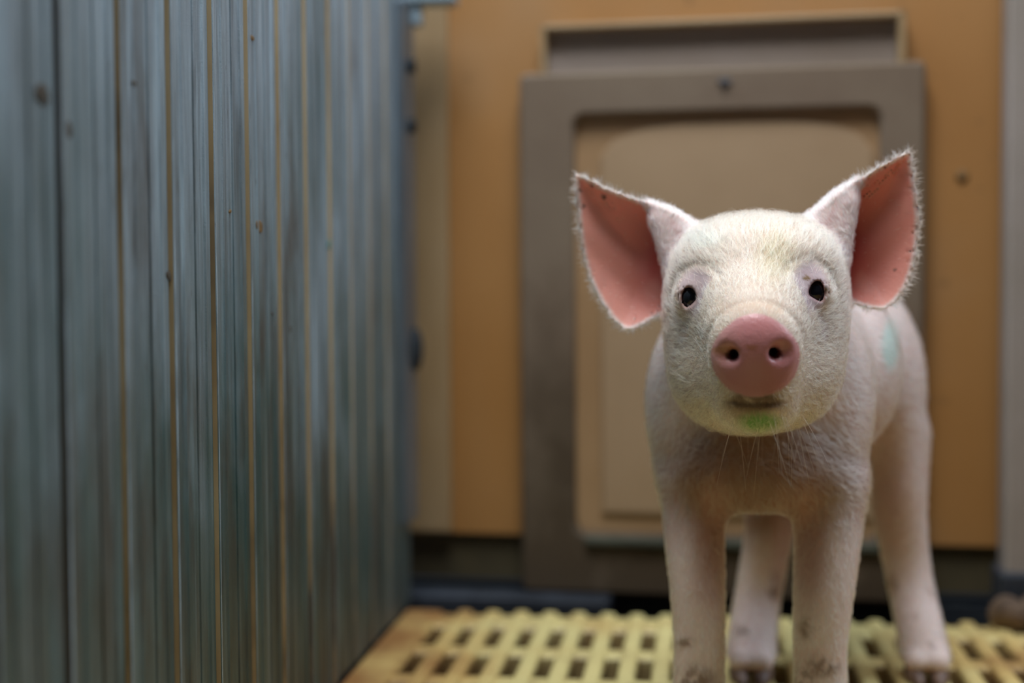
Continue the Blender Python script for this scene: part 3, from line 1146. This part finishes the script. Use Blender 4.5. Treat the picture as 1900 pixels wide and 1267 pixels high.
for (x, y, r_) in ((1076, 352, 3), (1084, 383, 3), (1642, 311, 3), (1120, 366, 5), (1098, 345, 3), (1660, 500, 3), (1240, 375, 3)):
    C = lerp(C, (0.12, 0.06, 0.05), patch(x, y, r_, r_) * 0.9)
# hairy front roll of each ear, pale
roll = np.minimum(pxcap(H, (1282, 436), -31, 7.5, (1205, 381), -35, 1.8), pxcap(H, (1506, 424), -31, 8.0, (1590, 340), -35, 1.8))
roll = np.minimum(roll, np.minimum(*ear_fill(H)))
rollw = ss(-roll, -3.6, -0.8)
C = lerp(C, (0.78, 0.64, 0.62), rollw * 0.9)
earw *= (1 - rollw)
# snout disc
q = H - SNC
rr = np.hypot(q[:, 0], q[:, 2]) / snout_rad(q)
snw = ss(-rr, -1.06, -0.99) * (q[:, 1] > -8) * (R['hd'] < 3)
sn_lat = ss(-rr, -1.30, -1.0) * (q[:, 1] > -9) * (R['sn'] < 1.0)
snw = np.maximum(snw, sn_lat * ss(q[:, 1], -8, -4))
C = lerp(C, (0.56, 0.235, 0.235), snw)
C = lerp(C, (0.66, 0.33, 0.33), snw * ss(rr, 0.80, 0.98) * 0.7)
C = lerp(C, (0.44, 0.15, 0.14), snw * ss(-VY, -735, -690) * 0 + snw * ss(VY, 680, 735) * 0.5)  # lower half of the disc painted darker, as shade
C = lerp(C, (0.40, 0.15, 0.07), snw * np.maximum(patch(1345, 650, 28, 8), patch(1395, 645, 14, 4)) * 0.7)
nosw = np.zeros(len(SKV))
for n in NOS:
    nn = np.hypot(H[:, 0] - n[0], H[:, 2] - n[2])
    nosw = np.maximum(nosw, ss(-nn, -3.2, -1.6) * (q[:, 1] < 0.0) * (q[:, 1] > -14))
C = lerp(C, (0.10, 0.022, 0.020), nosw)
# lids
lidw = np.zeros(len(SKV))
for (c, poly, b0, sgn) in EYES:
    ap = poly_sd(H[:, 0], H[:, 2], poly)
    dx, dz = (H[:, 0] - c[0] + sgn * 1.2), (H[:, 2] - c[2] - 2.5)
    w = ss(-np.hypot(dx / 9.5, dz / 12.5), -1.2, -0.65) * (np.abs(H[:, 1] - b0) < 12)
    lidw = np.maximum(lidw, w)
    C = lerp(C, (0.47, 0.345, 0.375), w * 0.85)
    C = lerp(C, (0.22, 0.10, 0.10), ss(-ap, -0.9, -0.2) * (H[:, 1] > c[1]) * (np.abs(H[:, 1] - b0) < 10) * 0.8)
    # tear track below the eye
    tr = cap(H, (c[0] + sgn * 1, b0, c[2] - 7), (c[0] + sgn * 5, b0 - 6, c[2] - 20), 2.5, 4)
    C = lerp(C, (0.50, 0.36, 0.37), ss(-tr, -2, 2) * 0.5)
C = lerp(C, (0.20, 0.10, 0.02), patch(1496, 516, 7, 5) * 0.95)
# mouth dirt and green paint on the chin
C = lerp(C, (0.13, 0.065, 0.035), np.clip(patch(1400, 746, 54, 19, 0.7, -0.6) * ss(vnoise(W, 0.5, 9), -2.6, -0.6), 0, 1) * (1 - snw) * 0.95)
C = lerp(C, (0.22, 0.13, 0.06), patch(1385, 765, 34, 16, 1.0) * 0.6)
GREEN = patch(1411, 784, 38, 17, 1.1) * (R['hd'] < R['body'])
C = lerp(C, (0.10, 0.27, 0.03), GREEN * 0.9)
TURQ = np.maximum(patch(1652, 640, 15, 44, 0.8), patch(1306, 440, 34, 18, 1.2) * 0.35)
C = lerp(C, (0.45, 0.72, 0.66), TURQ * 0.7)
OLV = np.maximum(patch(1440, 475, 34, 44, 1.4) * 0.8, patch(1290, 640, 60, 120, 1.6) * 0.35)
C = lerp(C, (0.50, 0.42, 0.20), OLV * 0.5)
# dirt on the legs and feet
leg_low = ss(-W[:, 2], -62, -20)
dn = vnoise(W, 0.20, 11) + 0.5 * vnoise(W, 0.6, 12)
DIRT = ss(dn + leg_low * 1.2, 1.8, 3.0) * (W[:, 2] < 120) * 0.6
for (x, y, rx, ry) in ((1496, 1165, 11, 15), (1528, 1236, 24, 16), (1438, 1088, 12, 22), (1270, 1192, 14, 7), (1290, 1262, 30, 20), (1490, 1256, 16, 18), (1655, 1085, 9, 16)):
    DIRT = np.maximum(DIRT, patch(x, y, rx * 1.25, ry * 1.25, 1.2) * ss(vnoise(W, 0.55, 21) + 0.5 * vnoise(W, 1.6, 22), -0.9, 0.5))
C = lerp(C, (0.16, 0.075, 0.035), DIRT * 0.75)
# pink belly and armpits; shadow under the head painted brown on the chest
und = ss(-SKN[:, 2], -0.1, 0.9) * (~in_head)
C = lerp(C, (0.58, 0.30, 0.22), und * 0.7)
CHEST_SHADE = patch(1402, 885, 170, 120, 1.1) * (~in_head)
C = lerp(C, (0.24, 0.11, 0.058), np.clip(CHEST_SHADE * 1.1, 0, 0.95))
INNER_SHADE = np.maximum.reduce([patch(1322, 1010, 34, 110, 1.4), patch(1500, 1010, 34, 110, 1.4), patch(1640, 930, 36, 130, 1.4) * 0.9, patch(1455, 1010, 22, 90, 1.4) * 0.8]) * (~in_head)  # shade on the inner legs, painted red-brown
C = lerp(C, (0.42, 0.20, 0.15), INNER_SHADE * 0.75)
C = np.clip(C, 0, 1)

ROOT = (0.055, 0.85, 0.0)
pig = empty('piglet', ROOT, 'small white piglet with upright pink ears standing on the yellow slats and facing the viewer', 'piglet')
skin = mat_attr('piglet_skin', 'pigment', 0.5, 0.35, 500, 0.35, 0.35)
wet = skin.n('ShaderNodeAttribute'); wet.attribute_name = 'wetness'
skin.l(skin.math('MULTIPLY_ADD', wet.outputs['Fac'], -0.30), skin.b.inputs['Roughness'])
skin.t.links[-1].from_node.inputs[2].default_value = 0.55
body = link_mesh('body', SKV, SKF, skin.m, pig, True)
wa = body.data.attributes.new('wetness', 'FLOAT', 'POINT')
wa.data.foreach_set('value', snw.astype(np.float32))

# ---- eyes
EYEM = mat_attr('eye_wet', 'pigment', 0.06, 0.0, 0, 0.0, 0.6)
for (c, poly, b0, sgn) in EYES:
    bm = bmesh.new()
    bmesh.ops.create_uvsphere(bm, u_segments=48, v_segments=32, radius=REYE / 1000)
    gaze = np.array([-0.64 if sgn < 0 else 0.42, 0.90, -0.04]); gaze /= np.linalg.norm(gaze)
    cols = []
    for v in bm.verts:
        n = np.array(v.co) / (REYE / 1000)          # treated as head-frame direction
        cg = float(n @ gaze)
        w = from_head(c + n * REYE * (1.0 + 0.03 * max(0, cg) ** 8))
        v.co = w
        f = min(max((cg - 0.58) / 0.10, 0), 1)
        cols.append(tuple(np.array((0.26, 0.30, 0.36)) * (1 - f) + np.array((0.006, 0.006, 0.009)) * f) + (1.0,))
    bm.verts.index_update()
    eo = link_bm('eye', bm, EYEM.m, pig, True)
    ca = eo.data.color_attributes.new('pigment', 'FLOAT_COLOR', 'POINT')
    ca.data.foreach_set('color', np.array(cols, np.float32).ravel())
    tag(eo, 'dark glossy eye')

# ---- hoof claws
HOOFM = mat_simple('horn_brown', (0.10, 0.05, 0.035), (0.24, 0.15, 0.11), 120, 0.5)


def hoof(c, rx, ry, rz, yaw=0.0):
    bm = bmesh.new()
    bmesh.ops.create_uvsphere(bm, u_segments=24, v_segments=16, radius=1.0)
    for v in bm.verts:
        x, y, z = v.co
        t = (y + 1) / 2                   # 0 front tip .. 1 heel
        x *= 0.62 + 0.38 * min(1, t * 1.6)
        zz = (z * 0.5 + 0.5) * (0.45 + 0.55 * t) if z > -0.2 else 0.0
        zz = max(zz - 0.18, 0) * 1.25
        X, Y, Z = x * rx, y * ry, zz * rz * 2
        v.co = (c[0] + X * math.cos(yaw) - Y * math.sin(yaw), c[1] + X * math.sin(yaw) + Y * math.cos(yaw), c[2] + Z)
    return link_bm('hoof', bm, HOOFM, pig, True)


for i, L in enumerate(LEGS):
    p = L[-1][0] / 1000
    for sx in (-1, 1):
        hoof((p[0] + sx * 0.0072, p[1] - 0.010, 0.0), 0.0068, 0.0135, 0.0085, sx * -0.10)
        hoof((p[0] + sx * 0.0105, p[1] + 0.0150, 0.010), 0.0036, 0.0055, 0.004, 0.0)

# ---- fur: fine white bristles lying along the coat
tri = np.concatenate([SKF[:, [0, 1, 2]], SKF[:, [0, 2, 3]]])
e1 = SKV[tri[:, 1]] - SKV[tri[:, 0]]; e2 = SKV[tri[:, 2]] - SKV[tri[:, 0]]
area = 0.5 * np.linalg.norm(np.cross(e1, e2), axis=1)
bare = np.clip(np.maximum.reduce([earw * 0.985, snw, np.clip(lidw * 1.1, 0, 0.95), nosw]), 0, 1)
BRIDGE = patch(1402, 572, 66, 14, 1.2) * (1 - snw)
C = lerp(C, (0.58, 0.42, 0.31), BRIDGE * 0.8)
mouthbare = BRIDGE * 0.6 + patch(1402, 742, 44, 10, 0.5) * 0.8
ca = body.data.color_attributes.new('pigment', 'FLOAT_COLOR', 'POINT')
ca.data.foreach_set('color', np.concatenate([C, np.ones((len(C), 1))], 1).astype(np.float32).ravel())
dens_v = (1 - np.maximum(bare, np.clip(mouthbare, 0, 1)))
hw_v = np.where(is_ear, 1.1, np.where(in_head, 1.25, 1.0)) * (1 + 1.5 * ear_rim)
dens_v = dens_v * hw_v * (W[:, 2] > 16)
for (c, poly, b0, sgn) in EYES:
    dens_v *= ~((poly_sd(H[:, 0], H[:, 2], poly) < 2.2) & (np.abs(H[:, 1] - b0) < 14))
dens_v *= np.where(facing < -0.35, 0.35, 1.0)
dt = dens_v[tri].mean(1) * area
NH = 185000
pick = rng.choice(len(tri), NH, p=dt / dt.sum())
r1 = np.sqrt(rng.random(NH)); r2 = rng.random(NH)
bw = np.stack([1 - r1, r1 * (1 - r2), r1 * r2], 1)


def itp(A):
    return np.einsum('ij,ij...->i...', bw, A[tri[pick]])


hpz = itp(SKV); hn = itp(SKN); hn /= np.linalg.norm(hn, axis=1)[:, None]
hH = to_head(hpz); hWz = hpz[:, 2] * 1000
fl_head = (hH - np.array([1, 72, -26]))
fl_head[:, 1] *= 0.5
fl_head = fl_head @ HM; fl_head /= np.linalg.norm(fl_head, axis=1)[:, None]
hb = itp(headw.astype(float)); he = itp(is_ear.astype(float)); hr = itp(ear_rim); hed = itp(EDIR)
hroll = itp(rollw)
fl_body = np.tile(AX + np.array([0, 0, -0.55]), (NH, 1))
legw = ss(-hWz, -150, -110)
fl_body = fl_body * (1 - legw)[:, None] + np.array([0, 0.15, -1.0]) * legw[:, None]
flow = fl_body * (1 - hb)[:, None] + fl_head * hb[:, None]
isd = he > 0.5
flow[isd] = hed[isd] * 1.0 + fl_head[isd] * 0.35
cell = np.floor(hpz / np.where(hb > 0.5, 0.0013, 0.0017)[:, None]).astype(np.int64)
_, cid = np.unique(cell @ np.array([73856093, 19349663, 83492791]), return_inverse=True)
cid = cid.ravel()
nc_ = int(cid.max()) + 1
cj = rng.normal(size=(nc_, 3)) * 0.32; cl_ = rng.uniform(0.7, 1.25, nc_); cb_ = rng.uniform(0.78, 1.06, nc_); cli = rng.normal(size=nc_) * 0.14
cen = np.stack([np.bincount(cid, hpz[:, i], nc_) for i in range(3)], 1) / np.bincount(cid, minlength=nc_)[:, None]
jit = cj[cid] + rng.normal(size=(NH, 3)) * 0.12
flow = flow + jit
tg = flow - hn * np.einsum('ij,ij->i', flow, hn)[:, None]
tg /= np.maximum(np.linalg.norm(tg, axis=1), 1e-6)[:, None]
lift = np.where(isd, 0.50, 0.42) + cli[cid] + rng.normal(size=NH) * 0.05
forehead = ss(hH[:, 2], 8, 30) * hb
lift = lift + 0.20 * forehead
length = np.where(hb > 0.5, 5.8, 6.5) + 3.0 * forehead
length = np.where(isd, 4.2, length)
length = np.where(legw > 0.5, 4.2, length)
near_sn = np.hypot(hH[:, 0] - SNC[0], hH[:, 2] - SNC[2])
length = np.where((hb > 0.5) & (near_sn < 30) & (hH[:, 1] > 20), length * 0.55, length)
length = length * cl_[cid] * rng.uniform(0.8, 1.2, NH) / 1000
ea_in = itp(earw)
length = np.where(ea_in > 0.6, length * 0.5, length)
hn2 = hn
NP = 4
pos = np.zeros((NH, NP, 3))
for k in range(NP):
    t = k / (NP - 1)
    ang = lift * (1 - 0.75 * t)
    pos[:, k] = hpz + (tg * np.cos(ang)[:, None] + hn2 * np.sin(ang)[:, None]) * (length * t)[:, None] + (cen[cid] - hpz) * (0.75 * t)
rad = np.array([0.000050, 0.000046, 0.000036, 0.000012])[None, :] * rng.uniform(0.8, 1.25, NH)[:, None]
VYh = itp(VY)
hc = np.tile(np.array([0.94, 0.93, 0.91]), (NH, 1))
hc = lerp(hc, (0.25, 0.135, 0.07), np.clip(itp(CHEST_SHADE) * 1.1, 0, 0.95))  # chest fur carries the same painted shadow
hc = lerp(hc, (0.55, 0.34, 0.25), itp(INNER_SHADE) * 0.75)  # inner leg fur carries the same painted shade
hc = lerp(hc, (0.80, 0.71, 0.50), hb * 0.9)
hc = lerp(hc, (0.42, 0.32, 0.13), itp(OLV) * 0.8 * (rng.random(NH) < 0.7))
hc = lerp(hc, (0.13, 0.34, 0.04), itp(GREEN) * 0.85)
hc = lerp(hc, (0.50, 0.80, 0.74), itp(TURQ) * 0.6)
hc = lerp(hc, (0.26, 0.13, 0.05), np.clip(itp(DIRT), 0, 1) * 0.92)
hc = lerp(hc, (0.46, 0.33, 0.17), np.clip((VYh - 740) / 60, 0, 1) * (hb > 0.5) * 0.6)
hc = lerp(hc, (0.20, 0.11, 0.055), np.clip(itp(patch(1398, 747, 56, 23, 1.0, -0.6)) * 1.2, 0, 0.95))
spk_ = (rng.random(nc_) < 0.035)[cid] & (hb > 0.5) & (hH[:, 2] < -8)
hc[spk_] = hc[spk_] * np.array([0.42, 0.33, 0.25])
hc *= (cb_[cid] * rng.uniform(0.93, 1.05, NH))[:, None]
hc = np.clip(hc, 0, 1)

furm = NT('white_bristle')
at_ = furm.n('ShaderNodeAttribute'); at_.attribute_name = 'tint'
furm.t.nodes.remove(furm.b)
hb_ = furm.n('ShaderNodeBsdfHairPrincipled')
hb_.parametrization = 'COLOR'
hb_.inputs['Roughness'].default_value = 0.35
hb_.inputs['Radial Roughness'].default_value = 0.5
furm.l(at_.outputs['Color'], hb_.inputs['Color'])
furm.l(hb_.outputs[0], furm.out.inputs['Surface'])


def curves_obj(name, pos, rad, col):
    n, k = pos.shape[:2]
    cu = bpy.data.hair_curves.new(name)
    cu.add_curves([k] * n)
    cu.attributes['position'].data.foreach_set('vector', pos.astype(np.float32).ravel())
    ra_ = cu.attributes.get('radius') or cu.attributes.new('radius', 'FLOAT', 'POINT')
    ra_.data.foreach_set('value', rad.astype(np.float32).ravel())
    ta = cu.attributes.new('tint', 'FLOAT_COLOR', 'CURVE')
    ta.data.foreach_set('color', np.concatenate([col, np.ones((n, 1))], 1).astype(np.float32).ravel())
    cu.materials.append(furm.m)
    o = bpy.data.objects.new(name, cu)
    COL.objects.link(o)
    o.parent = pig
    o.matrix_parent_inverse = Matrix.Translation(-Vector(pig.location))
    return o


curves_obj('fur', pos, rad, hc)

# long chin whiskers
wr = np.random.default_rng(4)
roots = []
for i in range(28):
    x, y = wr.uniform(1330, 1490), wr.uniform(765, 806)
    j = int(np.argmin(np.where(facing > 0.0, (VX - x) ** 2 + (VY - y) ** 2, 1e9)))
    roots.append(j)
roots = np.array(roots)
NW = len(roots); KW = 6
wpos = np.zeros((NW, KW, 3)); 
base = SKV[roots]; dirv = SKN[roots] * 0.7 + np.array([0, 0, -0.9]) + wr.normal(size=(NW, 3)) * np.array([0.35, 0.1, 0.15])
dirv /= np.linalg.norm(dirv, axis=1)[:, None]
ln = wr.uniform(0.010, 0.026, NW)
for k in range(KW):
    t = k / (KW - 1)
    wpos[:, k] = base + dirv * (ln * t)[:, None] + np.array([0, 0, -1.0]) * (0.25 * ln * t * t)[:, None]
wrad = np.tile(np.array([0.00008, 0.000075, 0.000065, 0.00005, 0.000035, 0.000015]), (NW, 1))
curves_obj('whiskers', wpos, wrad, np.tile(np.array([0.80, 0.66, 0.45]), (NW, 1)))
